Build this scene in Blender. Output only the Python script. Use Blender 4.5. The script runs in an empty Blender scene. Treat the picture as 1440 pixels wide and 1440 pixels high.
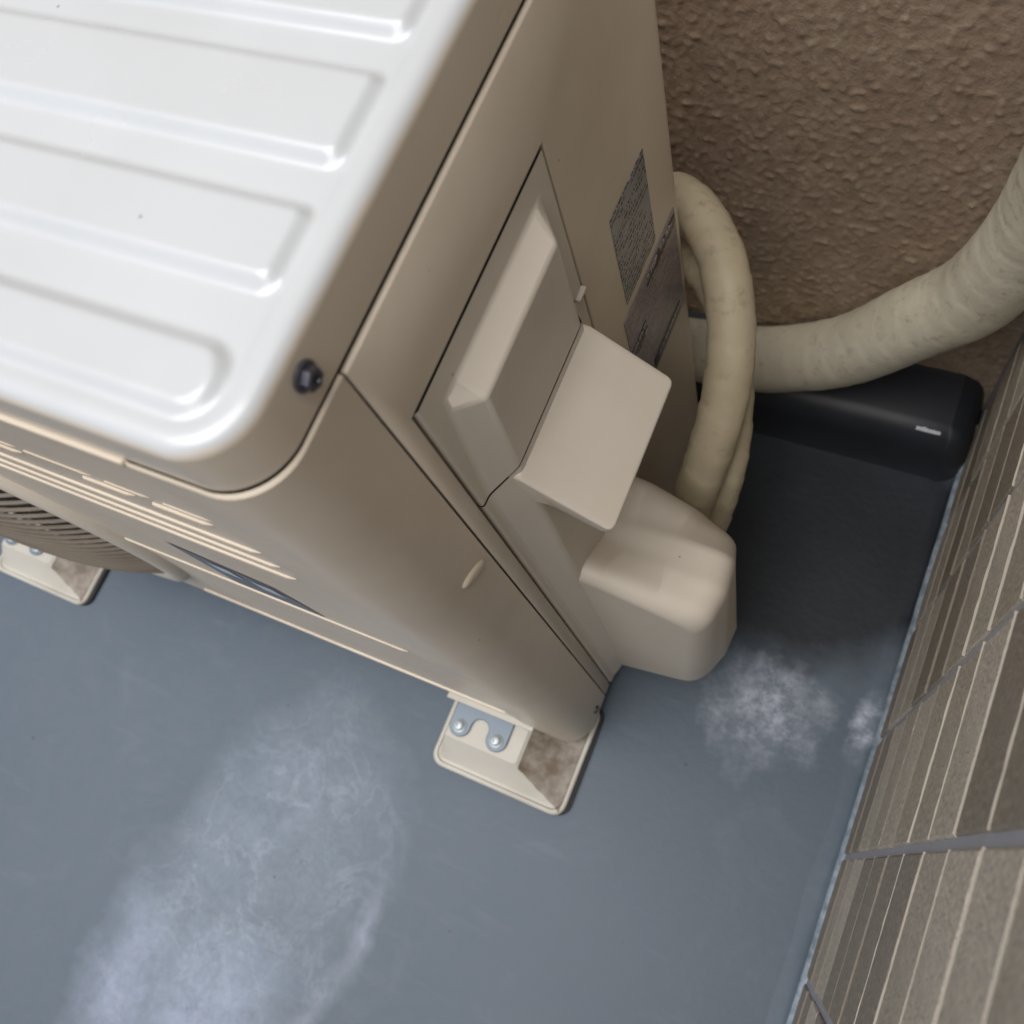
import bpy, bmesh, math, random
from mathutils import Vector, Matrix, noise

random.seed(7)
scene = bpy.context.scene
COL = scene.collection
R = math.radians

# ------------------------------------------------------------------ camera
cam_d = bpy.data.cameras.new('camera')
cam = bpy.data.objects.new('camera', cam_d)
COL.objects.link(cam)
scene.camera = cam
cam_d.sensor_width = 36.0
cam_d.lens = 36.0 * 1341.5 / 1440.0
cam_d.clip_start = 0.01
cam_d.clip_end = 200.0
CX = Vector((0.8952566919840046, 0.38460996589416047, -0.22492360834903455))
CY = Vector((0.2972588308809326, -0.8916384055436148, -0.34149398416801047))
CZ = Vector((-0.33189251712136913, 0.2388642457433364, -0.9125739581997223))
m3 = Matrix((CX, -CY, -CZ)).transposed()
cam.matrix_world = Matrix.Translation((0.1318, -0.0320, 0.7288)) @ m3.to_4x4()
cam_d.dof.use_dof = True
cam_d.dof.focus_distance = 0.42
cam_d.dof.aperture_fstop = 13.0

# ------------------------------------------------------------------ world, sun
SUN_DIR = Vector((-0.07, -0.19, 0.97)).normalized()      # towards the light
w = bpy.data.worlds.new('World')
scene.world = w
w.use_nodes = True
wn = w.node_tree.nodes
sky = wn.new('ShaderNodeTexSky')
sky.sky_type = 'NISHITA'
sky.sun_disc = False
sky.sun_elevation = math.asin(SUN_DIR.z)
sky.sun_rotation = math.atan2(SUN_DIR.x, SUN_DIR.y)
sky.air_density = 1.0
sky.dust_density = 4.0
w.node_tree.links.new(sky.outputs[0], wn['Background'].inputs[0])
wn['Background'].inputs[1].default_value = 0.085

sd = bpy.data.lights.new('sun', 'SUN')
sd.energy = 3.3
sd.angle = R(66)
sd.color = (0.985, 0.99, 1.0)
so = bpy.data.objects.new('sun', sd)
COL.objects.link(so)
so.rotation_euler = SUN_DIR.to_track_quat('Z', 'Y').to_euler()

vs = scene.view_settings
vs.view_transform = 'Standard'
vs.look = 'None'
vs.exposure = 0.2
vs.gamma = 1.0
vs.use_curve_mapping = False

# ------------------------------------------------------------------ material helpers
def newmat(name, col, rough=0.5, metal=0.0, spec=0.5):
    m = bpy.data.materials.new(name)
    m.use_nodes = True
    b = m.node_tree.nodes['Principled BSDF']
    b.inputs['Base Color'].default_value = (*col, 1)
    b.inputs['Roughness'].default_value = rough
    b.inputs['Metallic'].default_value = metal
    b.inputs['Specular IOR Level'].default_value = spec
    return m

class N:
    """small node-tree helper"""
    def __init__(s, m):
        s.t = m.node_tree; s.b = s.t.nodes['Principled BSDF']
        s.tc = s.t.nodes.new('ShaderNodeTexCoord').outputs['Object']
    def new(s, k): return s.t.nodes.new(k)
    def link(s, a, b): s.t.links.new(a, b)
    def noise(s, scale, detail=3, rough=.5, vec=None, dist=0.0):
        n = s.new('ShaderNodeTexNoise')
        n.inputs['Scale'].default_value = scale; n.inputs['Detail'].default_value = detail
        n.inputs['Roughness'].default_value = rough; n.inputs['Distortion'].default_value = dist
        s.link(vec or s.tc, n.inputs['Vector']); return n.outputs['Fac']
    def mapping(s, scale=(1, 1, 1), loc=(0, 0, 0), rot=(0, 0, 0), vec=None):
        n = s.new('ShaderNodeMapping')
        n.inputs['Scale'].default_value = scale; n.inputs['Location'].default_value = loc
        n.inputs['Rotation'].default_value = rot
        s.link(vec or s.tc, n.inputs['Vector']); return n.outputs[0]
    def ramp(s, fac, a, b, ca=(0, 0, 0), cb=(1, 1, 1)):
        n = s.new('ShaderNodeValToRGB')
        n.color_ramp.elements[0].position = a; n.color_ramp.elements[1].position = b
        n.color_ramp.elements[0].color = (*ca, 1); n.color_ramp.elements[1].color = (*cb, 1)
        s.link(fac, n.inputs[0]); return n.outputs[0]
    def mix(s, fac, a, b, mode='MIX'):
        n = s.new('ShaderNodeMix'); n.data_type = 'RGBA'; n.blend_type = mode
        for sock, v in ((n.inputs['Factor'], fac), (n.inputs['A'], a), (n.inputs['B'], b)):
            if isinstance(v, (int, float)): sock.default_value = v
            elif isinstance(v, tuple): sock.default_value = (*v, 1)
            else: s.link(v, sock)
        return n.outputs['Result']
    def math(s, op, a, b=0.0, c=None):
        n = s.new('ShaderNodeMath'); n.operation = op
        for i, v in enumerate((a, b, c)):
            if v is None: continue
            if isinstance(v, (int, float)): n.inputs[i].default_value = v
            else: s.link(v, n.inputs[i])
        return n.outputs[0]
    def sep(s, vec=None):
        n = s.new('ShaderNodeSeparateXYZ'); s.link(vec or s.tc, n.inputs[0]); return n.outputs
    def color(s, v): s.link(v, s.b.inputs['Base Color'])
    def bump(s, h, strength=.3, dist=.001):
        n = s.new('ShaderNodeBump'); n.inputs['Strength'].default_value = strength
        n.inputs['Distance'].default_value = dist
        s.link(h, n.inputs['Height']); s.link(n.outputs[0], s.b.inputs['Normal'])

def paint(name, col, dirt, rough=.42, amt=.35, speck=True):
    m = newmat(name, col, rough); n = N(m)
    f = n.ramp(n.noise(9, 5, .6), .42, .75)
    f = n.math('MULTIPLY', f, amt)
    c = n.mix(f, col, dirt)
    if speck:
        v = n.new('ShaderNodeTexVoronoi'); v.inputs['Scale'].default_value = 55
        n.link(n.tc, v.inputs['Vector'])
        d = n.math('LESS_THAN', v.outputs['Distance'], .035)
        sel = n.math('GREATER_THAN', n.sep(v.outputs['Color'])[0], .72)
        c = n.mix(n.math('MULTIPLY', n.math('MULTIPLY', d, sel), .6), c, (.10, .08, .06))
    n.color(c)
    n.link(n.ramp(n.noise(25, 4), .3, .8, (rough - .06,) * 3, (rough + .1,) * 3), n.b.inputs['Roughness'])
    n.bump(n.noise(900, 2), .04, .0004)
    return m

IVORY = (.69, .60, .475)
M_lid = paint('ivory enamel lid', (.575, .595, .60), (.45, .46, .455), .22, .30)
M_lid.node_tree.nodes['Principled BSDF'].inputs['Specular IOR Level'].default_value = .75
n = N(M_lid)                      # cool sky light painted into the top's colour, ivory kept on the skirt
src = n.b.inputs['Base Color'].links[0].from_socket
x, y, z = n.sep()
zz_ = n.math('ADD', n.math('SUBTRACT', z, .5462), n.math('MULTIPLY', n.noise(60, 4), .0016))
n.color(n.mix(n.ramp(n.math('MULTIPLY', zz_, 250), .15, .8), IVORY, src))
M_body = paint('ivory enamel casing', IVORY, (.55, .455, .34), .36, .6)
M_cover = paint('ivory moulded plastic', (.66, .60, .505), (.50, .42, .32), .52, .40)
M_foot = paint('ivory plastic foot', (.50, .48, .425), (.27, .235, .18), .5, .7)
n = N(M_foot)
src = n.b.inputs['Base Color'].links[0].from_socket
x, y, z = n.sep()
mx = n.math('MULTIPLY', n.math('GREATER_THAN', x, -.0425), n.math('LESS_THAN', x, -.0045))  # brown dirt on the right-facing slope, deepened to paint in its shade
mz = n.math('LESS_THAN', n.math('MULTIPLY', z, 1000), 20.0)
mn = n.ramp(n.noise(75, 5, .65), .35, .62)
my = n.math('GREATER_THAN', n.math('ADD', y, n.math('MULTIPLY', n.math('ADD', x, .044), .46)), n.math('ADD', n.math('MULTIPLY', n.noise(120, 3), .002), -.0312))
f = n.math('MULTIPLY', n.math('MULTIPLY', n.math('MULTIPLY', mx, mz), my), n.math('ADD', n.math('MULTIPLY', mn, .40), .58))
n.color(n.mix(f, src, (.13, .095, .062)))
M_grille = paint('shaded ivory grille', (.21, .175, .135), (.10, .08, .06), .6, .9)  # ivory darkened to brown: shade behind the bars put into its colour
M_dark = newmat('dark gap', (.012, .010, .009), .8)
M_inner = newmat('dark coil housing', (.05, .045, .04), .7)
M_steel = newmat('zinc steel', (.17, .21, .25), .45, .3)
M_screw = newmat('bright zinc screw', (.50, .55, .57), .4, .4)
M_hex = newmat('dark hex screw', (.14, .14, .17), .30, .85)
M_pad = newmat('black pad', (.015, .015, .016), .7)
M_bound = newmat('cream joint mortar', (.46, .415, .345), .85)
M_bound2 = newmat('dirty joint mortar', (.22, .19, .155), .85)

# floor coating with lime bloom stains
M_floor = newmat('blue grey floor coating', (.12, .15, .19), .55, 0, .3)
n = N(M_floor)
base = n.mix(n.ramp(n.noise(5, 4, .6), .3, .75), (.088, .118, .150), (.104, .130, .160))
base = n.mix(n.math('MULTIPLY', n.ramp(n.noise(60, 4, .7), .45, .7), .35), base, (.115, .13, .155))
base = n.mix(n.math('MULTIPLY', n.ramp(n.noise(13, 6, .7, dist=1.2), .55, .72), .30), base, (.15, .175, .21))
base = n.mix(n.math('MULTIPLY', n.ramp(n.noise(1.0, 4, .6, n.mapping((9, 60, 1), (3, 0, 0), (0, 0, R(35)))), .60, .72), .22), base, (.17, .19, .23))
def blob(cx, cy, sx, sy, rot, lo, hi, warp=.10, sc=11):
    nz = n.new('ShaderNodeTexNoise'); nz.inputs['Scale'].default_value = sc; nz.inputs['Detail'].default_value = 5
    nz.inputs['Roughness'].default_value = .62
    n.link(n.tc, nz.inputs['Vector'])
    off = n.new('ShaderNodeVectorMath'); off.operation = 'SUBTRACT'; n.link(nz.outputs['Color'], off.inputs[0]); off.inputs[1].default_value = (.5, .5, .5)
    scl = n.new('ShaderNodeVectorMath'); scl.operation = 'SCALE'; n.link(off.outputs[0], scl.inputs[0]); scl.inputs['Scale'].default_value = warp
    add = n.new('ShaderNodeVectorMath'); add.operation = 'ADD'; n.link(n.tc, add.inputs[0]); n.link(scl.outputs[0], add.inputs[1])
    sub = n.new('ShaderNodeVectorMath'); sub.operation = 'SUBTRACT'; n.link(add.outputs[0], sub.inputs[0]); sub.inputs[1].default_value = (cx, cy, 0)
    rt = n.new('ShaderNodeVectorRotate'); rt.rotation_type = 'Z_AXIS'; rt.inputs['Angle'].default_value = -rot; n.link(sub.outputs[0], rt.inputs['Vector'])
    s_ = n.new('ShaderNodeVectorMath'); s_.operation = 'DIVIDE'; n.link(rt.outputs[0], s_.inputs[0]); s_.inputs[1].default_value = (sx, sy, 1)
    xyz = n.new('ShaderNodeSeparateXYZ'); n.link(s_.outputs[0], xyz.inputs[0])
    d = n.math('SQRT', n.math('ADD', n.math('MULTIPLY', xyz.outputs[0], xyz.outputs[0]), n.math('MULTIPLY', xyz.outputs[1], xyz.outputs[1])))
    return n.ramp(n.math('MULTIPLY', d, .5), lo / 2, hi / 2, (1, 1, 1), (0, 0, 0)), d
mott = n.mix(.35, n.ramp(n.noise(26, 6, .68, dist=.6), .33, .70), n.ramp(n.noise(150, 5, .7), .38, .66))
b1, d1 = blob(-.205, -.190, .100, .170, R(-8), .55, 1.06, .075, 16)
b1b, d1b = blob(-.275, -.300, .050, .085, 0, .2, 1.1)
b1c, d1c = blob(-.19, -.305, .070, .075, 0, .2, 1.1)
b2, _ = blob(.110, .078, .048, .050, 0, .15, 1.05, .085, 26)
b2b, _ = blob(.176, .092, .012, .026, 0, .3, 1.1, .03, 34)
b3, d3 = blob(-.212, -.200, .097, .165, R(-8), .93, 1.05, .05, 9)
b3o, _ = blob(-.212, -.200, .097, .165, R(-8), 1.05, 1.14, .05, 9)
ring = n.math('SUBTRACT', b3o, b3)
f1 = n.math('MULTIPLY', b1, n.math('ADD', n.math('MULTIPLY', mott, .45), .22))
f1b = n.math('MULTIPLY', n.math('MAXIMUM', b1b, b1c), n.math('ADD', n.math('MULTIPLY', mott, .5), .25))
bd, _ = blob(.10, .235, .125, .120, 0, .80, 1.12, .06, 16)  # shade of the back corner painted into the floor colour
corner_shade = n.math('MULTIPLY', bd, n.math('ADD', n.math('MULTIPLY', n.noise(20, 4, .6), .25), .72))
base = n.mix(corner_shade, base, (.0085, .010, .0125))
rid = n.math('ABSOLUTE', n.math('SUBTRACT', n.noise(17, 5, .6, dist=.8), .5))
rid = n.ramp(rid, .0, .035, (1, 1, 1), (0, 0, 0))
rid2 = n.ramp(n.math('ABSOLUTE', n.math('SUBTRACT', n.noise(31, 4, .65, n.mapping(loc=(4, 2, 0)), .5), .5)), .0, .03, (1, 1, 1), (0, 0, 0))
pit = n.ramp(n.noise(48, 5, .75, n.mapping(loc=(7, 1, 0))), .58, .70)
c = n.mix(f1, base, (.29, .34, .40))
c = n.mix(n.math('MULTIPLY', n.math('MULTIPLY', rid, f1), .38), c, (.42, .46, .54))
c = n.mix(n.math('MULTIPLY', n.math('MULTIPLY', rid2, f1), .45), c, (.10, .12, .14))
c = n.mix(n.math('MULTIPLY', n.math('MULTIPLY', pit, b1), .35), c, (.09, .11, .13))
c = n.mix(f1b, c, (.36, .41, .54))
rng = n.math('MULTIPLY', n.math('MULTIPLY', ring, n.ramp(n.math('ADD', n.sep()[0], .62), .42, .47)), n.math('MULTIPLY', n.ramp(n.math('MULTIPLY', n.sep()[1], -1), .12, .17), n.ramp(n.noise(30, 4, .6), .35, .75, (.05,) * 3, (.40,) * 3)))
c = n.mix(rng, c, (.45, .50, .62))
f2 = n.math('MULTIPLY', n.math('MAXIMUM', b2, b2b), n.math('ADD', n.math('MULTIPLY', n.ramp(n.noise(60, 6, .76), .42, .62), .52), .16))
c = n.mix(f2, c, (.60, .64, .74))
c = n.mix(n.math('MULTIPLY', n.math('MULTIPLY', n.ramp(n.noise(80, 4, .7, n.mapping(loc=(2, 5, 0))), .60, .68), n.math('MAXIMUM', b2, b2b)), .8), c, (.06, .065, .08))
v = n.new('ShaderNodeTexVoronoi'); v.inputs['Scale'].default_value = 42; n.link(n.tc, v.inputs['Vector'])
sp = n.math('MULTIPLY', n.math('LESS_THAN', v.outputs['Distance'], n.math('MULTIPLY', n.sep(v.outputs['Color'])[1], .075)), n.math('GREATER_THAN', n.sep(v.outputs['Color'])[0], .62))
c = n.mix(n.math('MULTIPLY', sp, .55), c, (.05, .05, .05))
n.color(c)
n.link(n.ramp(f1, 0, .5, (.52,) * 3, (.75,) * 3), n.b.inputs['Roughness'])
hh = n.math('ADD', n.math('MULTIPLY', n.noise(14, 3), .8), n.noise(160, 3))
n.bump(hh, .25, .0012)

# stucco
M_stucco = newmat('brown sprayed stucco', (.30, .23, .165), .9, 0, .25)
n = N(M_stucco)
c = n.mix(n.ramp(n.noise(110, 6, .75), .38, .66), (.30, .225, .155), (.50, .40, .285))
c = n.mix(n.ramp(n.noise(6, 4, .6), .4, .8), c, (.29, .20, .15))
n.color(c)
n.bump(n.noise(520, 5, .7), .7, .0009)

M_plain = newmat('sky blocker render', (.33, .27, .21), .85)
n = N(M_plain); n.color(n.mix(n.noise(40, 4), (.28, .23, .18), (.37, .31, .24))); n.bump(n.noise(200, 4), .4, .002)

def tile_mat(name, a, b_):
    m = newmat(name, a, .55); n = N(m)
    st = n.noise(1.0, 4, .7, n.mapping((260, 260, 900)))
    gr = n.noise(330, 4, .75)
    c = n.mix(n.ramp(st, .3, .72), a, b_)
    c = n.mix(n.math('MULTIPLY', n.ramp(gr, .46, .62), .7), c, (b_[0] * 1.35, b_[1] * 1.32, b_[2] * 1.25))
    c = n.mix(n.math('MULTIPLY', n.ramp(n.noise(700, 2, .6), .52, .64), .55), c, (.16, .13, .095))
    c = n.mix(n.math('MULTIPLY', n.ramp(n.noise(12, 4), .5, .8), .45), c, (.18, .17, .10))
    n.color(c); n.bump(n.math('ADD', st, gr), .9, .0008)
    return m
M_tiles = [tile_mat('brown fluted tile', (.40, .35, .285), (.53, .47, .385)),
           tile_mat('light fluted tile', (.50, .445, .37), (.63, .57, .475)),
           tile_mat('grey brown fluted tile', (.24, .205, .165), (.34, .295, .24))]
M_grout = newmat('grey grout', (.33, .33, .345), .85)
n = N(M_grout); n.color(n.mix(n.noise(90, 3), (.33, .33, .35), (.44, .44, .47))); n.bump(n.noise(600, 3), .4, .0006)

def tube_mat(name, a, b_, scale_seam=1.0):
    m = newmat(name, a, .55); n = N(m)
    c = n.mix(n.ramp(n.noise(14, 5, .65), .35, .75), a, b_)
    c = n.mix(n.math('MULTIPLY', n.ramp(n.noise(120, 4, .7), .55, .72), .45), c, (.22, .19, .12))
    n.color(c); n.bump(n.math('ADD', n.noise(45, 4), n.math('MULTIPLY', n.noise(300, 2), .4)), .35, .0012)
    return m
M_tube = tube_mat('yellowed pipe tape', (.56, .485, .34), (.42, .355, .235))
M_tube2 = tube_mat('cream pipe tape', (.72, .67, .53), (.56, .51, .38))

M_kerb = newmat('dark coated kerb', (.045, .05, .062), .5)
n = N(M_kerb)
x, y, z = n.sep()
sc_ = n.math('MULTIPLY', n.math('LESS_THAN', n.math('ABSOLUTE', n.math('SUBTRACT', x, .1550)), .0085),
             n.math('LESS_THAN', n.math('ABSOLUTE', n.math('SUBTRACT', z, n.math('ADD', .0470, n.math('MULTIPLY', n.noise(400, 2), .0012)))), .0009))
n.color(n.mix(sc_, n.mix(n.noise(30, 4), (.012, .014, .018), (.030, .034, .042)), (.60, .60, .64)))
n.bump(n.noise(60, 3), .2, .001)

# printed labels
def print_mat(name, paper, ink, rows, seed):
    m = newmat(name, paper, .35); n = N(m)
    x, y, z = n.sep()
    row = n.math('FRACT', n.math('MULTIPLY', z, rows))
    inrow = n.math('LESS_THAN', row, .58)
    cell = n.noise(1.0, 1, .5, n.mapping((1, 900, rows * 1.0), (seed, seed, 0)))
    on = n.math('GREATER_THAN', cell, .47)
    gap = n.math('GREATER_THAN', n.noise(1.0, 1, .5, n.mapping((1, 70, rows * .5), (seed + 3, 0, 2))), .42)
    f = n.math('MULTIPLY', n.math('MULTIPLY', inrow, on), gap)
    n.color(n.mix(n.math('MULTIPLY', f, .95), n.mix(n.noise(40, 3), paper, tuple(q * .8 for q in paper)), ink))
    return m
M_label1 = print_mat('grey rating label', (.36, .35, .35), (.02, .02, .03), 300, 1.0)
M_label2 = print_mat('mauve caution label', (.36, .31, .31), (.17, .14, .16), 260, 5.0)
M_bar = print_mat('black label band', (.03, .025, .03), (.40, .38, .38), 150, 9.0)
M_sticker = newmat('blue grey sticker', (.15, .165, .19), .4)
M_stprint = newmat('pale sticker print', (.55, .62, .70), .4)

def sstep(t):
    t = max(0, min(1, t)); return t * t * (3 - 2 * t)

# ------------------------------------------------------------------ object helpers
def link(name, me, mat=None, parent=None, smooth=None):
    o = bpy.data.objects.new(name, me)
    COL.objects.link(o)
    if mat is not None and not me.materials: me.materials.append(mat)
    if smooth is not None:
        for p in me.polygons: p.use_smooth = True
        me.set_sharp_from_angle(angle=R(smooth))
    if parent is not None: o.parent = parent
    return o

def mesh(name, verts, faces, mat=None, parent=None, smooth=40):
    me = bpy.data.meshes.new(name)
    me.from_pydata([tuple(v) for v in verts], [], faces)
    me.validate(); me.update()
    bm = bmesh.new(); bm.from_mesh(me)
    bmesh.ops.recalc_face_normals(bm, faces=bm.faces)
    bm.to_mesh(me); bm.free()
    return link(name, me, mat, parent, smooth)

def bevel(o, width, seg=3, angle=30):
    md = o.modifiers.new('bevel', 'BEVEL'); md.width = width; md.segments = seg
    md.limit_method = 'ANGLE'; md.angle_limit = R(angle); md.harden_normals = False
    return o

def solidify(o, t, off=-1):
    md = o.modifiers.new('thick', 'SOLIDIFY'); md.thickness = t; md.offset = off
    return o

def box(name, x0, x1, y0, y1, z0, z1, mat, parent=None, bev=0, seg=2):
    vs_ = [(x, y, z) for x in (x0, x1) for y in (y0, y1) for z in (z0, z1)]
    fs = [(0, 1, 3, 2), (4, 6, 7, 5), (0, 4, 5, 1), (2, 3, 7, 6), (0, 2, 6, 4), (1, 5, 7, 3)]
    o = mesh(name, vs_, fs, mat, parent, 35)
    if bev: bevel(o, bev, seg)
    return o

def loft(rings, close_ring=True, cap0=False, cap1=False):
    V = []; F = []; k = len(rings[0])
    for r_ in rings: V += list(r_)
    for i in range(len(rings) - 1):
        for j in range(k if close_ring else k - 1):
            a = i * k + j; b = i * k + (j + 1) % k
            F.append((a, b, b + k, a + k))
    if cap0: F.append(tuple(range(k)))
    if cap1: F.append(tuple(range((len(rings) - 1) * k, len(rings) * k)))
    return V, F

def extrude_poly(name, pts, axis, a, b, mat, parent=None, bev=0, seg=2, smooth=35):
    def P(p, t):
        return {'x': (t, p[0], p[1]), 'y': (p[0], t, p[1]), 'z': (p[0], p[1], t)}[axis]
    V, F = loft([[P(p, a) for p in pts], [P(p, b) for p in pts]], True, True, True)
    o = mesh(name, V, F, mat, parent, smooth)
    if bev: bevel(o, bev, seg)
    return o

def rrect(x0, x1, y0, y1, r, nseg=6):
    out = []
    for cx, cy, a0 in ((x1 - r, y1 - r, 0), (x0 + r, y1 - r, 90), (x0 + r, y0 + r, 180), (x1 - r, y0 + r, 270)):
        for i in range(nseg + 1):
            a = R(a0 + 90 * i / nseg); out.append((cx + r * math.cos(a), cy + r * math.sin(a)))
    return out

def fillet(poly, radii, nseg=8):
    out = []; k = len(poly)
    for i in range(k):
        p = Vector(poly[i]); a = Vector(poly[i - 1]); b = Vector(poly[(i + 1) % k]); r_ = radii[i]
        if r_ <= 0: out.append(tuple(p)); continue
        u = (a - p).normalized(); v_ = (b - p).normalized()
        ang = u.angle(v_); t = r_ / math.tan(ang / 2)
        t = min(t, (a - p).length * .48, (b - p).length * .48)
        s, e = p + u * t, p + v_ * t
        for j in range(nseg + 1):
            q = j / nseg
            out.append(tuple((1 - q) ** 2 * s + 2 * q * (1 - q) * p + q * q * e))
    return out

def catmull(pts, sub=14):
    P = [Vector(p) for p in pts]; P = [P[0] * 2 - P[1]] + P + [P[-1] * 2 - P[-2]]
    out = []
    for i in range(1, len(P) - 2):
        for s in range(sub):
            t = s / sub; a, b, c_, d = P[i - 1:i + 3]
            out.append(.5 * ((2 * b) + (-a + c_) * t + (2 * a - 5 * b + 4 * c_ - d) * t * t + (-a + 3 * b - 3 * c_ + d) * t ** 3))
    out.append(P[-2]); return out

def tube(name, pts, rad, mat, sub=14, ns=28, wrap=.0007, seed=0, rad2=None):
    path = catmull(pts, sub)
    # resample evenly
    L = [0]
    for i in range(1, len(path)): L.append(L[-1] + (path[i] - path[i - 1]).length)
    step = .0022; cnt = int(L[-1] / step); Q = []; j = 0
    for i in range(cnt + 1):
        s = L[-1] * i / cnt
        while j < len(L) - 2 and L[j + 1] < s: j += 1
        t = (s - L[j]) / max(1e-9, L[j + 1] - L[j]); Q.append(path[j].lerp(path[j + 1], t))
    rings = []; up = Vector((0, 0, 1)); T0 = (Q[1] - Q[0]).normalized()
    nrm = T0.cross(up if abs(T0.z) < .9 else Vector((0, 1, 0))).normalized()
    for i, p in enumerate(Q):
        T = (Q[min(i + 1, cnt)] - Q[max(i - 1, 0)]).normalized()
        nrm = (nrm - T * nrm.dot(T)).normalized(); bn = T.cross(nrm)
        s = L[-1] * i / cnt; ring_ = []
        for k in range(ns):
            a = 2 * math.pi * k / ns
            ph = (s / .019 + k / ns) % 1.0                       # tape overlap
            rd = rad if rad2 is None else rad + (rad2 - rad) * sstep((s / L[-1] - .35) / .35)
            r_ = rd + wrap * (ph - .5) + .0005 * noise.noise(Vector((s * 38, math.cos(a) * 1.2 + seed, math.sin(a) * 1.2)))
            r_ += .00025 * noise.noise(Vector((s * 170, math.cos(a) * 2 + seed, math.sin(a) * 2)))
            ring_.append(p + (nrm * math.cos(a) + bn * math.sin(a)) * r_)
        rings.append(ring_)
    V, F = loft(rings, True, True, True)
    return mesh(name, V, F, mat, None, 50)

def tag(o, label=None, cat=None, group=None, kind=None):
    if label: o['label'] = label
    if cat: o['category'] = cat
    if group: o['group'] = group
    if kind: o['kind'] = kind
    return o

# ------------------------------------------------------------------ setting
WX = .1885      # face of the tiled wall
WY = .352       # face of the stucco wall

def floor_mesh():
    xs = [-6, -3, -1.5] + [-1 + i * .02 for i in range(60)] + [WX - .0005]
    xs = sorted(set([round(v_, 4) for v_ in xs if v_ <= WX - .0005]))
    ys = [-6, -3, -1.5] + [-1 + i * .02 for i in range(68)] + [WY + .01]
    V = []; F = []
    for yy in ys:
        for xx in xs:
            zz = 0.0
            V.append((xx, yy, zz))
    k = len(xs)
    for j in range(len(ys) - 1):
        for i in range(k - 1): F.append((j * k + i, j * k + i + 1, (j + 1) * k + i + 1, (j + 1) * k + i))
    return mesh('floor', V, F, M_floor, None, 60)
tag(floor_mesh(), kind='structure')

M_edge = newmat('pale worn coating edge', (.24, .30, .36), .5)
n = N(M_edge); n.color(n.mix(n.ramp(n.noise(120, 4, .7), .35, .65), (.13, .165, .20), (.33, .39, .44)))
# turned-up, wavy edge of the coating where it meets the tiles
def edge_strip():
    rings = []
    for i in range(260):
        yy = -.75 + i * .0042
        h = .0065 + .0045 * noise.noise(Vector((yy * 22, 3, 1))) + .002 * noise.noise(Vector((yy * 90, 5, 1)))
        o_ = .004 + .003 * noise.noise(Vector((yy * 18, 9, 4)))
        rings.append([(WX - o_ - .012, yy, .0003), (WX - o_ - .003, yy, .0012), (WX - .0035, yy, h * .55), (WX - .0022, yy, h), (WX + .001, yy, h + .0004)])
    V, F = loft(rings, False)
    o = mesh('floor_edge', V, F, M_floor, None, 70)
    o.data.materials.append(M_edge)
    for i_, p in enumerate(o.data.polygons):
        if i_ % 4 >= 2: p.material_index = 1
    return tag(o, kind='structure')
edge_strip()

# stucco wall: sprayed lumps as real relief where it is in view, plain slab around
wall = bpy.data.objects.new('stucco_wall', None); COL.objects.link(wall); wall.location = (0, WY, 0)
tag(wall, 'brown sprayed stucco wall rising behind the outdoor unit', 'wall')
def stucco():
    x0, x1, z0, z1, st = -.16, WX, -.0, .52, .00125
    nx = int((x1 - x0) / st); nz = int((z1 - z0) / st); V = []; F = []
    for j in range(nz + 1):
        for i in range(nx + 1):
            xx = x0 + (x1 - x0) * i / nx; zz = z0 + (z1 - z0) * j / nz
            p = Vector((xx, 0, zz * .62))
            a = noise.noise(p * 290); b = noise.noise(p * 420 + Vector((9, 0, 0))); c_ = noise.noise(p * 40)
            h = max(0, a) ** 1.2 * .0014 + max(0, b) * .0008 * (.4 + max(0, a)) + c_ * .0006
            e = min(1, min(xx - x0, x1 - xx + .02, z1 - zz, .02) / .02)
            V.append((xx, WY - .0005 - h * max(0, e), zz))
    k = nx + 1
    for j in range(nz):
        for i in range(nx): F.append((j * k + i, j * k + i + 1, (j + 1) * k + i + 1, (j + 1) * k + i))
    o = mesh('stucco_face', V, F, M_stucco, None, 180)
    o.parent = wall; o.matrix_parent_inverse = wall.matrix_basis.inverted()
    o2 = box('wall_slab', -3.2, WX + .16, WY, WY + .15, -.02, 2.6, M_stucco)
    o2.parent = wall; o2.matrix_parent_inverse = wall.matrix_basis.inverted()
stucco()

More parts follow.
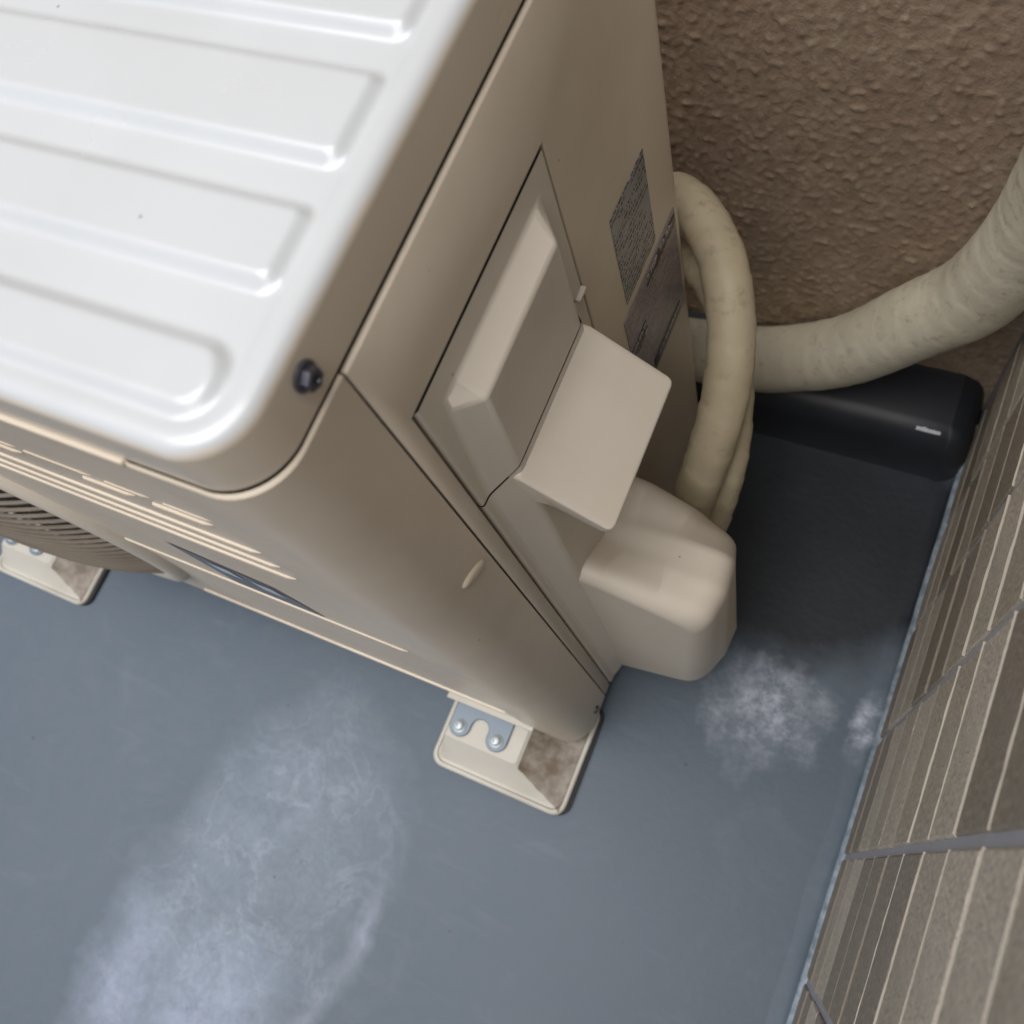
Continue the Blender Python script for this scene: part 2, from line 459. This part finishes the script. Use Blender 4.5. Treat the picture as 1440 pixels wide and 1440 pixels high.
# tiled wall on the right
pw = box('sky_blocker_parapet', -3.2, WX, -1.12, -.98, -.02, 1.12, M_plain)  # added out of view to keep low sky light off the unit's front
tag(pw, 'unseen plain parapet added to block low sky light from the outdoor unit', 'parapet')
tw = bpy.data.objects.new('tiled_wall', None); COL.objects.link(tw); tw.location = (WX, 0, 0)
tag(tw, 'tiled wall of brown fluted tiles along the right side of the floor', 'wall')
def child(o, par):
    o.parent = par; o.matrix_parent_inverse = par.matrix_basis.inverted(); return o
child(box('grout_bed', WX + .0006, WX + .14, -2.4, WY - .001, -.02, 1.0, M_grout), tw)
PY, PZ = .0830, .0478
tile_meshes = []
def tile_mesh(mat, variant):
    # sloping face: lower edge proud, so each tile throws a line like the real fluted ones
    hy, hz = PY / 2 - .0024, PZ / 2 - .0009
    b = .0012
    V = [(.004, -hy, -hz), (.004, hy, -hz), (.004, hy, hz), (.004, -hy, hz),
         (-.0002, -hy, -hz), (-.0002, hy, -hz), (.0003, hy, hz), (.0003, -hy, hz),
         (-.0006, -hy + b, -hz + b * .8), (-.0006, hy - b, -hz + b * .8), (-.0008, hy - b, hz - b * .8), (-.0008, -hy + b, hz - b * .8)]
    F = [(0, 1, 5, 4), (1, 2, 6, 5), (2, 3, 7, 6), (3, 0, 4, 7), (4, 5, 9, 8), (5, 6, 10, 9), (6, 7, 11, 10), (7, 4, 8, 11), (8, 9, 10, 11)]
    me = bpy.data.meshes.new('tile'); me.from_pydata(V, [], F); me.materials.append(mat); me.update()
    bm = bmesh.new(); bm.from_mesh(me); bmesh.ops.recalc_face_normals(bm, faces=bm.faces)
    # make sure normals face -x on the front
    bm.faces.ensure_lookup_table()
    if bm.faces[8].normal.x > 0: bmesh.ops.reverse_faces(bm, faces=bm.faces)
    bm.to_mesh(me); bm.free(); return me
tile_meshes = [tile_mesh(m_, 0) for m_ in M_tiles]
rt = random.Random(21)
for cidx in range(-8, 4):
    yc_ = .0420 + cidx * PY
    for r_ in range(0, 15):
        zc_ = .0170 + r_ * PZ + PZ / 2 - .0478 * .35
        if yc_ + PY / 2 > WY: continue
        me = rt.choice(tile_meshes)
        o = bpy.data.objects.new('tile', me); COL.objects.link(o)
        o.parent = tw
        o.location = (rt.uniform(-.0004, .0004), yc_ + rt.uniform(-.0003, .0003), zc_)
# pale horizontal joints between the tile rows
for r_ in range(0, 16):
    zj = .0170 + r_ * PZ - .0478 * .35
    for cidx in range(-8, 4):
        ya_ = .0420 + (cidx - .5) * PY + .0024 + rt.uniform(0, .0004); yb_ = min(WY - .012, ya_ + PY - .0048)
        if ya_ > WY - .03: continue
        # each joint a little ragged
        pts_ = 14; V = []; F = []; th = rt.uniform(.00022, .00055)
        for i in range(pts_ + 1):
            yy = ya_ + (yb_ - ya_) * i / pts_; j_ = rt.uniform(-.0003, .0003); k_ = rt.uniform(-.0002, .0002)
            V += [(WX + .001, yy, zj - th), (WX - .0009 + k_, yy, zj - th * .7 + j_), (WX - .0011 + k_, yy, zj + th * .6 + j_), (WX + .001, yy, zj + th)]
        for i in range(pts_):
            for q in range(3): F.append((i * 4 + q, i * 4 + q + 1, i * 4 + q + 5, i * 4 + q + 4))
        child(mesh('joint', V, F, M_bound if zj > .24 else M_bound2, None, 50), tw)

# dark kerb at the foot of the stucco wall
def kerb():
    sec = [(0, .005), (.004, .040), (.008, .048), (.016, .051), (.06, .053)]
    x_end = WX - .006
    rings = []
    xs = [-.7, -.3, .0, .06, .12, .168]
    prof = [(-.008, -.002), (-.002, .006), (.001, .030), (.0045, .042), (.0095, .0482), (.017, .051), (.060, .052)]
    for xx in xs: rings.append([(xx, .292 + p[0] + .006 * math.sin((xx) * 9) * .3, p[1]) for p in prof])
    for i in range(1, 11):
        a = R(9 * i); rr = .018
        for_ = []
        for p in prof:
            d = p[0]
            cx, cy = .168, .292 + rr
            rad = rr - d
            if rad > 0: for_.append((cx + rad * math.sin(a), cy - rad * math.cos(a), p[1]))
            else: for_.append((cx + rad * math.sin(a) * .0, cy + (d - rr), p[1]))
        rings.append(for_)
    rings.append([(q[0], WY + .004, q[2]) for q in rings[-1]])
    V, F = loft(rings, False)
    o = mesh('kerb', V, F, M_kerb, None, 60)
    tag(o, 'low dark coated kerb along the foot of the stucco wall', 'kerb')
kerb()

# ------------------------------------------------------------------ outdoor unit
H = .55; HS = .526; UW = .72; UD = .264
unit = bpy.data.objects.new('outdoor_unit', None); COL.objects.link(unit)
tag(unit, 'ivory air conditioner outdoor unit standing on plastic feet on the grey floor', 'air conditioner')

def xright(yy, off, r):
    """right outline of the rounded lid at depth yy, inset by off"""
    y0, y1, x1 = off, UD - off, -off
    r = max(.001, r - off)
    if yy < y0 + r: d = r - (yy - y0); return x1 - r + math.sqrt(max(0, r * r - d * d))
    if yy > y1 - r: d = r - (y1 - yy); return x1 - r + math.sqrt(max(0, r * r - d * d))
    return x1

def sdf(xx, yy, off, r):
    """distance inside the rounded rectangle"""
    cx, cy = -UW / 2, UD / 2
    qx = abs(xx - cx) - (UW / 2 - off - r); qy = abs(yy - cy) - (UD / 2 - off - r)
    return -(math.hypot(max(qx, 0), max(qy, 0)) + min(max(qx, qy), 0) - r)

RIBS = [(.0095, .0335), (.0465, .0745), (.0840, .1170), (.1255, .1590), (.1680, .2010), (.2110, .2500)]
def sstep(t): t = max(0, min(1, t)); return t * t * (3 - 2 * t)
def lid():
    off = .0013; rc = .0215; er = .0050
    # rows
    ys = []; 
    for i in range(11): ys.append(off + (er * 1.4) * (1 - math.cos(math.pi / 2 * i / 10)))
    yy = ys[-1]
    while yy < UD - off - er * 1.4 - .0012: yy += .0011; ys.append(yy)
    for i in range(11): ys.append(UD - off - (er * 1.4) * (1 - math.cos(math.pi / 2 * (10 - i) / 10)))
    # columns: parameter distance from the right edge then coarse
    ds = [er * 1.4 * (1 - math.cos(math.pi / 2 * i / 10)) for i in range(11)]
    d = ds[-1]
    while d < .045: d += .0009; ds.append(d)
    while d < UW / 2: d += .006; ds.append(d)
    ds = [min(v_, UW / 2) for v_ in ds]
    cols = [('R', v_) for v_ in ds] + [('L', v_) for v_ in reversed(ds[:-1])]
    V = []; F = []; boundary = {}
    for j, yy in enumerate(ys):
        xr = xright(yy, off, rc); xl = -UW - xr
        half = (xr - xl) / 2
        for i, (sd_, dd) in enumerate(cols):
            t = dd * half / (UW / 2 - off) if dd > .0 else 0
            t = min(t, half)
            xx = xr - t if sd_ == 'R' else xl + t
            dist = sdf(xx, yy, off, rc - off)
            zz = H
            if dist < er: dd_ = max(0, dist); zz = H - (er - math.sqrt(max(0, er * er - (er - dd_) ** 2)))
            # embossed ribs
            best = 0
            for (a, b) in RIBS:
                r2 = .009 if a > .02 else .016
                cxm, cym = -UW / 2, (a + b) / 2
                hx, hy = UW / 2 - .0105, (b - a) / 2
                rr = min(r2, hy)
                rr = .0065 if a > .02 else .011
                qx = abs(xx - cxm) - (hx - rr); qy = abs(yy - cym) - (hy - rr)
                s_ = -(math.hypot(max(qx, 0), max(qy, 0)) + min(max(qx, qy), 0) - rr)
                best = max(best, sstep(s_ / .0052))
            fade = sstep((dist - .004) / .006)
            V.append((xx, yy, zz + .0034 * best * fade - .0012 * sstep((dist - .006) / .006) + .00015 * noise.noise(Vector((xx * 20, yy * 40, 0)))))
    k = len(cols)
    for j in range(len(ys) - 1):
        for i in range(k - 1): F.append((j * k + i, j * k + i + 1, (j + 1) * k + i + 1, (j + 1) * k + i))
    # skirt
    nrow = len(ys)
    loop = [i for i in range(k)] + [j * k + k - 1 for j in range(1, nrow)] + [(nrow - 1) * k + i for i in range(k - 2, -1, -1)] + [j * k for j in range(nrow - 2, 0, -1)]
    base = len(V); L_ = len(loop)
    for idx in loop: V.append((V[idx][0], V[idx][1], HS + .0006))
    for idx in range(L_):
        V.append((V[loop[idx]][0] * .995 - .0018, (V[loop[idx]][1] - UD / 2) * .99 + UD / 2, HS + .0006))
    for q in range(L_):
        a, b = loop[q], loop[(q + 1) % L_]; F.append((a, b, base + (q + 1) % L_, base + q))
        F.append((base + q, base + (q + 1) % L_, base + L_ + (q + 1) % L_, base + L_ + q))
    return mesh('lid', V, F, M_lid, unit, 60)
lid()

# inner dark body filling the joints
def body_core():
    pts = rrect(-UW + .004, -.0045, .0045, UD - .0045, .015, 6)
    extrude_poly('inner_frame', pts, 'z', .028, HS + .004, M_dark, unit)
body_core()

# front casing: side strip, rounded corner, flat front
YS = .0416                                   # front edge of the service panel joint
def front_casing():
    prof = [(0, YS), (0, .028)]
    rc = .0200
    for i in range(0, 13):
        a = R(90 * i / 12); prof.append((-rc + rc * math.cos(a), rc - rc * math.sin(a)))
    prof += [(-.047, 0), (-.0482, .0004), (-.0494, .0016), (-.0506, .0018), (-.30, .0018), (-UW + .02, .0018)]
    for i in range(0, 7):
        a = R(90 * i / 6); prof.append((-UW + rc - rc * math.sin(a), rc + .0 - rc * math.cos(a) ) if i else (-UW + rc, .0018))
    prof += [(-UW, UD - .02)]
    rings = []
    for zz in (.0245, .026, .10, .20, .30, .40, .50, HS - .0012, HS - .0002):
        ins = 0
        if zz == HS - .0002: ins = .0009
        ring_ = []
        for (px, py) in prof:
            n_ = Vector((px + UW / 2, 0)).normalized()
            q = Vector((px, py))
            if ins:
                q = Vector((px - ins * (1 if px > -.02 else 0), py + ins * (1 if py < .02 else 0)))
            ring_.append((q.x, q.y, zz))
        rings.append(ring_)
    V, F = loft(rings, False)
    o = mesh('front_casing', V, F, M_body, unit, 25)
    return o
fc = front_casing()
# return lip where the casing tucks under the lid
# small pressed hook on the side strip
hook = mesh('hook', *loft([[(-.0002 + h_, .0305 + .0080 * s_ * math.cos(R(a)), .3795 + .0036 * s_ * math.sin(R(a)) - .0045 * s_ * math.cos(R(a))) for a in range(0, 360, 20)]
                            for h_, s_ in ((0, 1), (.0010, .92), (.0016, .75), (.0018, .4))], True, False, True), M_body, unit, 60)

# ribs and louvre lines on the front
def rib(x0, x1, zc_, h=.0020, d=.0008):
    y0 = .0019
    sec = [(y0, zc_ - h / 2), (y0 - d * .8, zc_ - h / 2 + .0004), (y0 - d, zc_ - h / 2 + .0012), (y0 - d, zc_ + h / 2 - .0014), (y0 - d * .7, zc_ + h / 2 - .0004), (y0, zc_ + h / 2)]
    rings = [[(xx, s_[0] if 0 < k_ < 3 else s_[0], s_[1]) for s_ in sec] for k_, xx in enumerate((x0, x0 + .003, x1 - .004))]
    rings.append([(x1, y0 - (y0 - s_[0]) * .2, zc_ + (s_[1] - zc_) * .6) for s_ in sec])
    V, F = loft(rings, True, True, True)
    return mesh('rib', V, F, M_body, unit, 30)
for x0, x1 in ((-.30, -.178), (-.172, -.146), (-.142, -.110), (-.104, -.084), (-.078, -.058)):
    rib(x0, x1, .4660)
for x0, x1 in ((-.36, -.150), (-.120, -.096), (-.088, -.062)):
    rib(x0, x1, .4585, .0020, .0013)
for zc_ in (.4330, .4120, .3920):
    rib(-.40 if zc_ > .40 else -.325, -.056 - (.438 - zc_) * .15, zc_, .0030, .0014)
rib(-.262, -.064, .2520, .0026, .0012)
rib(-.33, -.0555, .0560, .0030, .0018)
box('front_lip', -.700, -.0490, -.0002, .0024, .5222, .5256, M_body, unit, .0008)
# dark slanting recess with the sticker under the ribs
st_ = mesh('front_sticker', [(-.172, .0014, .335), (-.172, .0014, .262), (-.112, .0014, .262), (-.118, .0014, .315)], [(0, 1, 2, 3)], M_sticker, unit)
for x0, z0_ in ((-.158, .300), (-.136, .290)):
    mesh('sticker_print', [(x0, .0010, z0_), (x0 + .014, .0010, z0_), (x0 + .014, .0010, z0_ + .018), (x0, .0010, z0_ + .018)], [(0, 1, 2, 3)], M_stprint, unit)

# fan grille
GC = (-.452, .238); GR = .186
def grille_y(xx, zz):
    r_ = math.hypot(xx - GC[0], zz - GC[1]) / (GR - .012)
    return -.0235 * (1 - min(1, r_) ** 4) - .001
gr = mesh('fan_grille', *loft([[(GC[0] + rr * math.cos(2 * math.pi * a / 96), yy, GC[1] + rr * math.sin(2 * math.pi * a / 96)) for a in range(96)]
                              for rr, yy in ((GR + .004, .0022), (GR + .003, -.0015), (GR - .0005, -.0040), (GR - .010, -.0040), (GR - .013, -.001), (GR - .014, .0016))], True, False, False), M_cover, unit, 50)
mesh('fan_opening', [(GC[0] + (GR - .012) * math.cos(2 * math.pi * a / 64), .0006, GC[1] + (GR - .012) * math.sin(2 * math.pi * a / 64)) for a in range(64)], [tuple(range(64))], M_inner, gr)
zz = GC[1] - GR + .018
while zz < GC[1] + GR - .014:
    hw = math.sqrt(max(0, (GR - .011) ** 2 - (zz - GC[1]) ** 2))
    m_ = 26; rings = []
    for i in range(m_ + 1):
        xx = GC[0] - hw + 2 * hw * i / m_
        yy = grille_y(xx, zz)
        rings.append([(xx, yy + .0015, zz - .0008), (xx, yy - .0006, zz - .0008), (xx, yy - .0010, zz), (xx, yy - .0006, zz + .0008), (xx, yy + .0015, zz + .0008)])
    V, F = loft(rings, True, True, True)
    mesh('grille_bar', V, F, M_grille, gr, 40)
    zz += .0082
for a in range(0, 360, 30):
    c_, s_ = math.cos(R(a)), math.sin(R(a)); rings = []
    for i in range(13):
        rr = .02 + (GR - .033) * i / 12; xx = GC[0] + rr * c_; z_ = GC[1] + rr * s_; yy = grille_y(xx, z_) + .0022
        rings.append([(xx - s_ * .0012, yy, z_ + c_ * .0012), (xx - s_ * .0012, yy + .002, z_ + c_ * .0012), (xx + s_ * .0012, yy + .002, z_ - c_ * .0012), (xx + s_ * .0012, yy, z_ - c_ * .0012)])
    V, F = loft(rings, True, True, True); mesh('grille_spoke', V, F, M_grille, gr, 40)

# base pan
extrude_poly('base_pan', rrect(-UW + .002, -.0025, .0030, UD - .002, .018, 6), 'z', .019, .0262, M_body, unit, .001)
box('base_lip', -.112, -.040, -.0030, .0035, .0268, .0292, M_foot, unit, .0006)

# service panel with its opening, turning the rear corner
GY0, GY1 = .0508, .1562                      # opening for handle and valve covers
def service_panel():
    rc = .013; yb = UD - rc
    ya = .0428
    V = [(0, ya, .024), (0, ya, HS - .0020), (0, yb, HS - .0020), (0, yb, .024), (0, GY1, .024), (0, GY1, .4808), (0, GY0, .4808), (0, GY0, .024)]
    F = [(0, 1, 6, 7), (1, 2, 5, 6), (2, 3, 4, 5)]
    k0 = len(V)
    arc = []
    for i in range(1, 11):
        a = R(9 * i); arc.append((-rc + rc * math.cos(a), yb + rc * math.sin(a)))
    arc.append((-UW + .02, UD))
    prev = (2, 3)
    for (px, py) in arc:
        i0 = len(V); V += [(px, py, HS - .0020), (px, py, .024)]
        F.append((prev[0], i0, i0 + 1, prev[1])); prev = (i0, i0 + 1)
    o = mesh('service_panel', V, F, M_body, unit, 30)
    # normals outwards
    me = o.data
    bm = bmesh.new(); bm.from_mesh(me); bm.faces.ensure_lookup_table()
    if bm.faces[0].normal.x < 0: bmesh.ops.reverse_faces(bm, faces=bm.faces)
    bm.to_mesh(me); bm.free()
    solidify(o, .0025, -1); bevel(o, .0007, 3, 50)
    return o
service_panel()

# handle cover (upper)
ZG = .3980
def handle_cover():
    def row(zz, b0, i0, i1, b1, xf, up=0): return [(-.003, .0527, zz), (0.0002, .0527, zz), (0.0002, b0, zz), (xf, i0, zz + up), (xf, i1, zz + up), (0.0002, b1, zz), (0.0002, .1551, zz), (-.003, .1551, zz)]
    rows = [row(.4797, .0650, .0745, .1380, .1455, .0002), row(.4665, .0650, .0735, .1400, .1455, .0003),
            row(.4600, .0640, .0718, .1335, .1458, .0106), row(ZG + .0007, .0580, .0700, .1330, .1455, .0102, .0085)]
    V, F = loft(rows, False)
    V2 = [(-.003, v_[1], v_[2]) for v_ in rows[0]]; 
    o = mesh('handle_cover', V, F, M_cover, unit, 30)
    bevel(o, .0014, 3, 18)
    return o
handle_cover()

# valve cover (lower): flange, raised body, shelf, bulging hood
def valve_cover():
    rows = []
    for zz, b0, i0, xf in ((ZG - .0009, .0580, .0700, .0100), (.3880, .0575, .0690, .0115), (.3700, .0575, .0675, .0130), (.27, .0575, .0665, .0120), (.12, .0580, .0665, .0100), (.0215, .0585, .0665, .0030)):
        rows.append([(-.003, .0527, zz), (0.0002, .0527, zz), (0.0002, b0, zz), (xf, i0, zz + (.0085 if zz > .39 else 0)), (xf, .1345, zz + (.0085 if zz > .39 else 0)), (0.0002, .1455, zz), (0.0002, .1551, zz), (-.003, .1551, zz)])
    V, F = loft(rows, False)
    o = mesh('valve_cover', V, F, M_cover, unit, 30)
    bevel(o, .0016, 3, 18)
    # shelf
    t = .0042
    sec = fillet([(.004, .4030), (.0100, .4020), (.0450, .3722), (.0418, .3662), (.0150, .3825), (.004, .376)], [0, .004, .0022, .0022, .006, 0], 5)
    rings = []
    for yy, sc in ((.0664, .0034), (.0666, .0022), (.0672, .0011), (.0682, .0004), (.0696, 0), (.1340, 0), (.1354, .0004), (.1364, .0013), (.1368, .0024)):
        cx_ = sum(p[0] for p in sec) / len(sec); cz_ = sum(p[1] for p in sec) / len(sec)
        rr = []
        for p in sec:
            d = Vector((p[0] - cx_, p[1] - cz_)); L_ = d.length
            q = Vector((cx_, cz_)) + d * max(0, (L_ - sc) / L_); rr.append((q.x, yy, q.y))
        rings.append(rr)
    V, F = loft(rings, True, True, True)
    mesh('cover_shelf', V, F, M_cover, o, 45)
    # hood
    key = [(.066, (.2760, .078, .247, .0640, .060, .0240)),
           (.090, (.2740, .0815, .252, .0760, .078, .0260)),
           (.108, (.2700, .0790, .248, .0780, .085, .0300)),
           (.124, (.2650, .0740, .225, .0700, .085, .0340)),
           (.137, (.2600, .0650, .197, .0600, .080, .0400))]
    def K(yy):
        for i in range(len(key) - 1):
            if yy <= key[i + 1][0] or i == len(key) - 2:
                a, b = key[i], key[i + 1]; t_ = (yy - a[0]) / (b[0] - a[0]); t_ = max(0, min(1, t_))
                return [p + (q - p) * t_ for p, q in zip(a[1], b[1])]
    ysl = [.066 + .0120 * (1 - math.cos(R(90) * i / 9)) for i in range(10)]
    ysl += [.078 + (.127 - .078) * i / 18 for i in range(1, 19)]
    ysl += [.127 + .010 * math.sin(R(90) * i / 8) for i in range(1, 9)]
    rings = []
    for yy in ysl:
        zti, xto, zto, xlo, zlo, zli = K(yy)
        e = 0
        if yy < .078: e = .0100 * (1 - math.sqrt(max(0, 1 - ((.078 - yy) / .0120) ** 2)))
        if yy > .127: e = .010 * (1 - math.sqrt(max(0, 1 - ((yy - .127) / .010) ** 2)))
        dip = .015 * sstep((yy - .0685) / .030) * (1 - .5 * sstep((yy - .11) / .025))
        poly = [(.002, zti - e - dip), (.022, zti - .005 - e - dip * 1.1), (.050, (zti * .5 + zto * .5) - e - .003 - dip * .35), (xto - e, zto - e), (xlo - e, zlo + e), (.002, zli + e)]
        fl = fillet(poly, [0, .02, .04, .018, .015, 0], 8)
        rings.append([(p[0], yy, p[1]) for p in fl])
    V, F = loft(rings, True, True, True)
    mesh('cover_hood', V, F, M_cover, o, 60)
    return o
valve_cover()
# catch at the rear corner of the joint
box('catch', -.001, .0022, .1478, .1552, .3955, .3978, M_cover, unit, .0006)

# printed labels on the service panel
def decal(name, y0, y1, z0, z1, mat, x=.0005):
    t = .0003
    return box(name, x - t, x, y0, y1, z0, z1, mat, unit)
decal('rating_label', .1865, .2250, .3340, .3975, M_label1)
decal('caution_label', .1800, .2495, .2400, .3270, M_label2)
box('label_band', .0006, .0009, .1790, .2010, .2870, .2975, M_bar, unit)
box('label_band', .0006, .0009, .2020, .2430, .2440, .2520, M_bar, unit)
box('label_band', .0006, .0009, .2080, .2480, .3160, .3235, M_bar, unit)

# hex screw in the lid skirt
def hexscrew():
    rings = []
    cx_, cy_, cz_ = -.0009, .0338, .5387
    def circ(xx, rr, k=24): return [(cx_ + xx, cy_ + rr * math.cos(2 * math.pi * a / k), cz_ + rr * math.sin(2 * math.pi * a / k)) for a in range(k)]
    def hexa(xx, rr, k=24):
        out = []
        for a in range(k):
            th = 2 * math.pi * a / k; d = rr * math.cos(math.pi / 6) / math.cos(((th + math.pi / 6) % (math.pi / 3)) - math.pi / 6)
            out.append((cx_ + xx, cy_ + d * math.cos(th), cz_ + d * math.sin(th)))
        return out
    V, F = loft([circ(0, .0044), circ(.0006, .0044), circ(.0010, .0039), hexa(.0011, .0034), hexa(.0032, .0034), hexa(.0036, .0030), circ(.0036, .0014), circ(.0026, .0011)], True, False, True)
    return mesh('hex_screw', V, F, M_hex, unit, 30)
hexscrew()
mesh('small_screw', *loft([[(xx, .0285 + rr * math.cos(R(a)), .0400 + rr * math.sin(R(a))) for a in range(0, 360, 30)] for xx, rr in ((0, .003), (.0012, .003), (.0018, .002))], True, False, True), M_hex, unit, 30)

# feet
def build_foot():
    x0, x1, y0, y1 = -.1125, -.0010, -.0520, .0345
    def rg(a, b, c_, d, r_, z): return [(p[0], p[1], z) for p in rrect(a, b, c_, d, r_, 5)]
    rings = [rg(x0, x1, y0, y1, .010, .0035), rg(x0, x1, y0, y1, .010, .0058), rg(x0 + .0009, x1 - .0009, y0 + .0009, y1 - .0009, .0095, .0068),
             rg(x0 + .0028, x1 - .0030, y0 + .0030, y1 - .003, .0085, .0068), rg(x0 + .0036, x1 - .0044, y0 + .0040, y1 - .004, .008, .0052),
             rg(x0 + .0050, x1 - .0090, y0 + .0060, y1 - .004, .004, .0052),
             rg(x0 + .0075, -.0440, -.0300, y1 - .006, .0018, .0196), rg(x0 + .0082, -.0448, -.0292, y1 - .006, .0015, .0204)]
    V, F = loft(rings, True, True, True)
    f = mesh('foot', V, F, M_foot, unit, 35)
    pad = extrude_poly('dark_pad', rrect(x0 + .002, x1 + .0025, y0 + .0015, y1, .009, 5), 'z', .0002, .0034, M_pad, f)  # thin black sheet under the foot, reaching past its right edge
    # clamp plate with two lobes and a notch between them
    sx = (-.0955, -.0645); sy = -.0185; r_ = .0085; pts = []
    pts += [(sx[1] + r_, .008), (sx[1] + r_, sy)]
    pts += [(sx[1] + r_ * math.cos(R(a)), sy + r_ * math.sin(R(a))) for a in range(-15, -181, -15)]
    nx0, nx1 = sx[0] + r_, sx[1] - r_
    cxn = (nx0 + nx1) / 2; rn = (nx1 - nx0) / 2
    pts += [(cxn + rn * math.cos(R(a)), sy + .003 + rn * math.sin(R(a))) for a in range(0, 181, 15)]
    pts += [(sx[0] + r_ * math.cos(R(a)), sy + r_ * math.sin(R(a))) for a in range(0, -181, -15)]
    pts += [(sx[0] - r_, .008)]
    cl = extrude_poly('clamp_plate', pts, 'z', .0206, .0226, M_steel, f, .0006)
    # upturned tongue against the casing
    box('clamp_tongue', sx[0] - .002, sx[1] + .002, -.0015, .0005, .0226, .0262, M_steel, f, .0005)
    box('foot_rib', -.060, -.0475, .002, .0048, .0204, .0262, M_foot, f, .0006)
    for q in sx:
        rings = [[(q + rr * math.cos(R(a)), sy - .0005 + rr * math.sin(R(a)), zz) for a in range(0, 360, 18)] for rr, zz in ((.0050, .0226), (.0050, .0236), (.0040, .0240), (.0038, .0258), (.0030, .0266), (.0015, .0268), (.0011, .0254))]
        V, F = loft(rings, True, False, True)
        s_ = mesh('screw', V, F, M_screw, f, 40)
    return f
foot = build_foot()
def copy_part(o, par, dx=0):
    c_ = o.copy(); COL.objects.link(c_); c_.parent = par; c_.location.x += dx; return c_
f2 = copy_part(foot, unit, -.4700)
for ch in list(foot.children):
    g_ = copy_part(ch, f2)
    for q in list(ch.children): copy_part(q, g_)

# ------------------------------------------------------------------ pipes
tA = tube('insulated_pipe', [(.020, .135, .105), (.0300, .150, .150), (.0385, .163, .195), (.0430, .180, .228), (.0430, .202, .252), (.0375, .225, .272), (.0235, .252, .285), (-.0005, .281, .281), (-.028, .300, .265), (-.075, .312, .225), (-.12, .316, .17)],
          .0130, M_tube, seed=2, wrap=.0006)
tag(tA, 'yellowed taped pipe looping from the valve cover to behind the unit', 'pipe')
tB = tube('insulated_pipe', [(.034, .130, .080), (.0450, .156, .130), (.0500, .172, .172), (.0500, .190, .205), (.0440, .212, .232), (.0300, .238, .246), (.005, .268, .242), (-.028, .285, .222), (-.08, .296, .18)],
          .0098, M_tube, seed=11)
tag(tB, 'thinner taped pipe tucked under the looping yellowed pipe', 'pipe')
tC = tube('insulated_pipe_bundle', [(-.24, .322, .035), (-.12, .322, .035), (-.055, .3215, .040), (.0180, .3215, .054), (.0560, .3215, .075), (.0900, .3215, .105), (.1270, .3215, .160), (.1500, .3215, .196), (.1640, .3210, .244), (.1705, .3180, .296), (.1705, .3100, .37), (.169, .302, .50), (.169, .302, .80), (.169, .302, 1.2)],
          .0250, M_tube2, ns=36, wrap=.0003, seed=5, rad2=.0165)
tag(tC, 'thick cream taped pipe bundle curving along the stucco wall into the right corner', 'pipe')
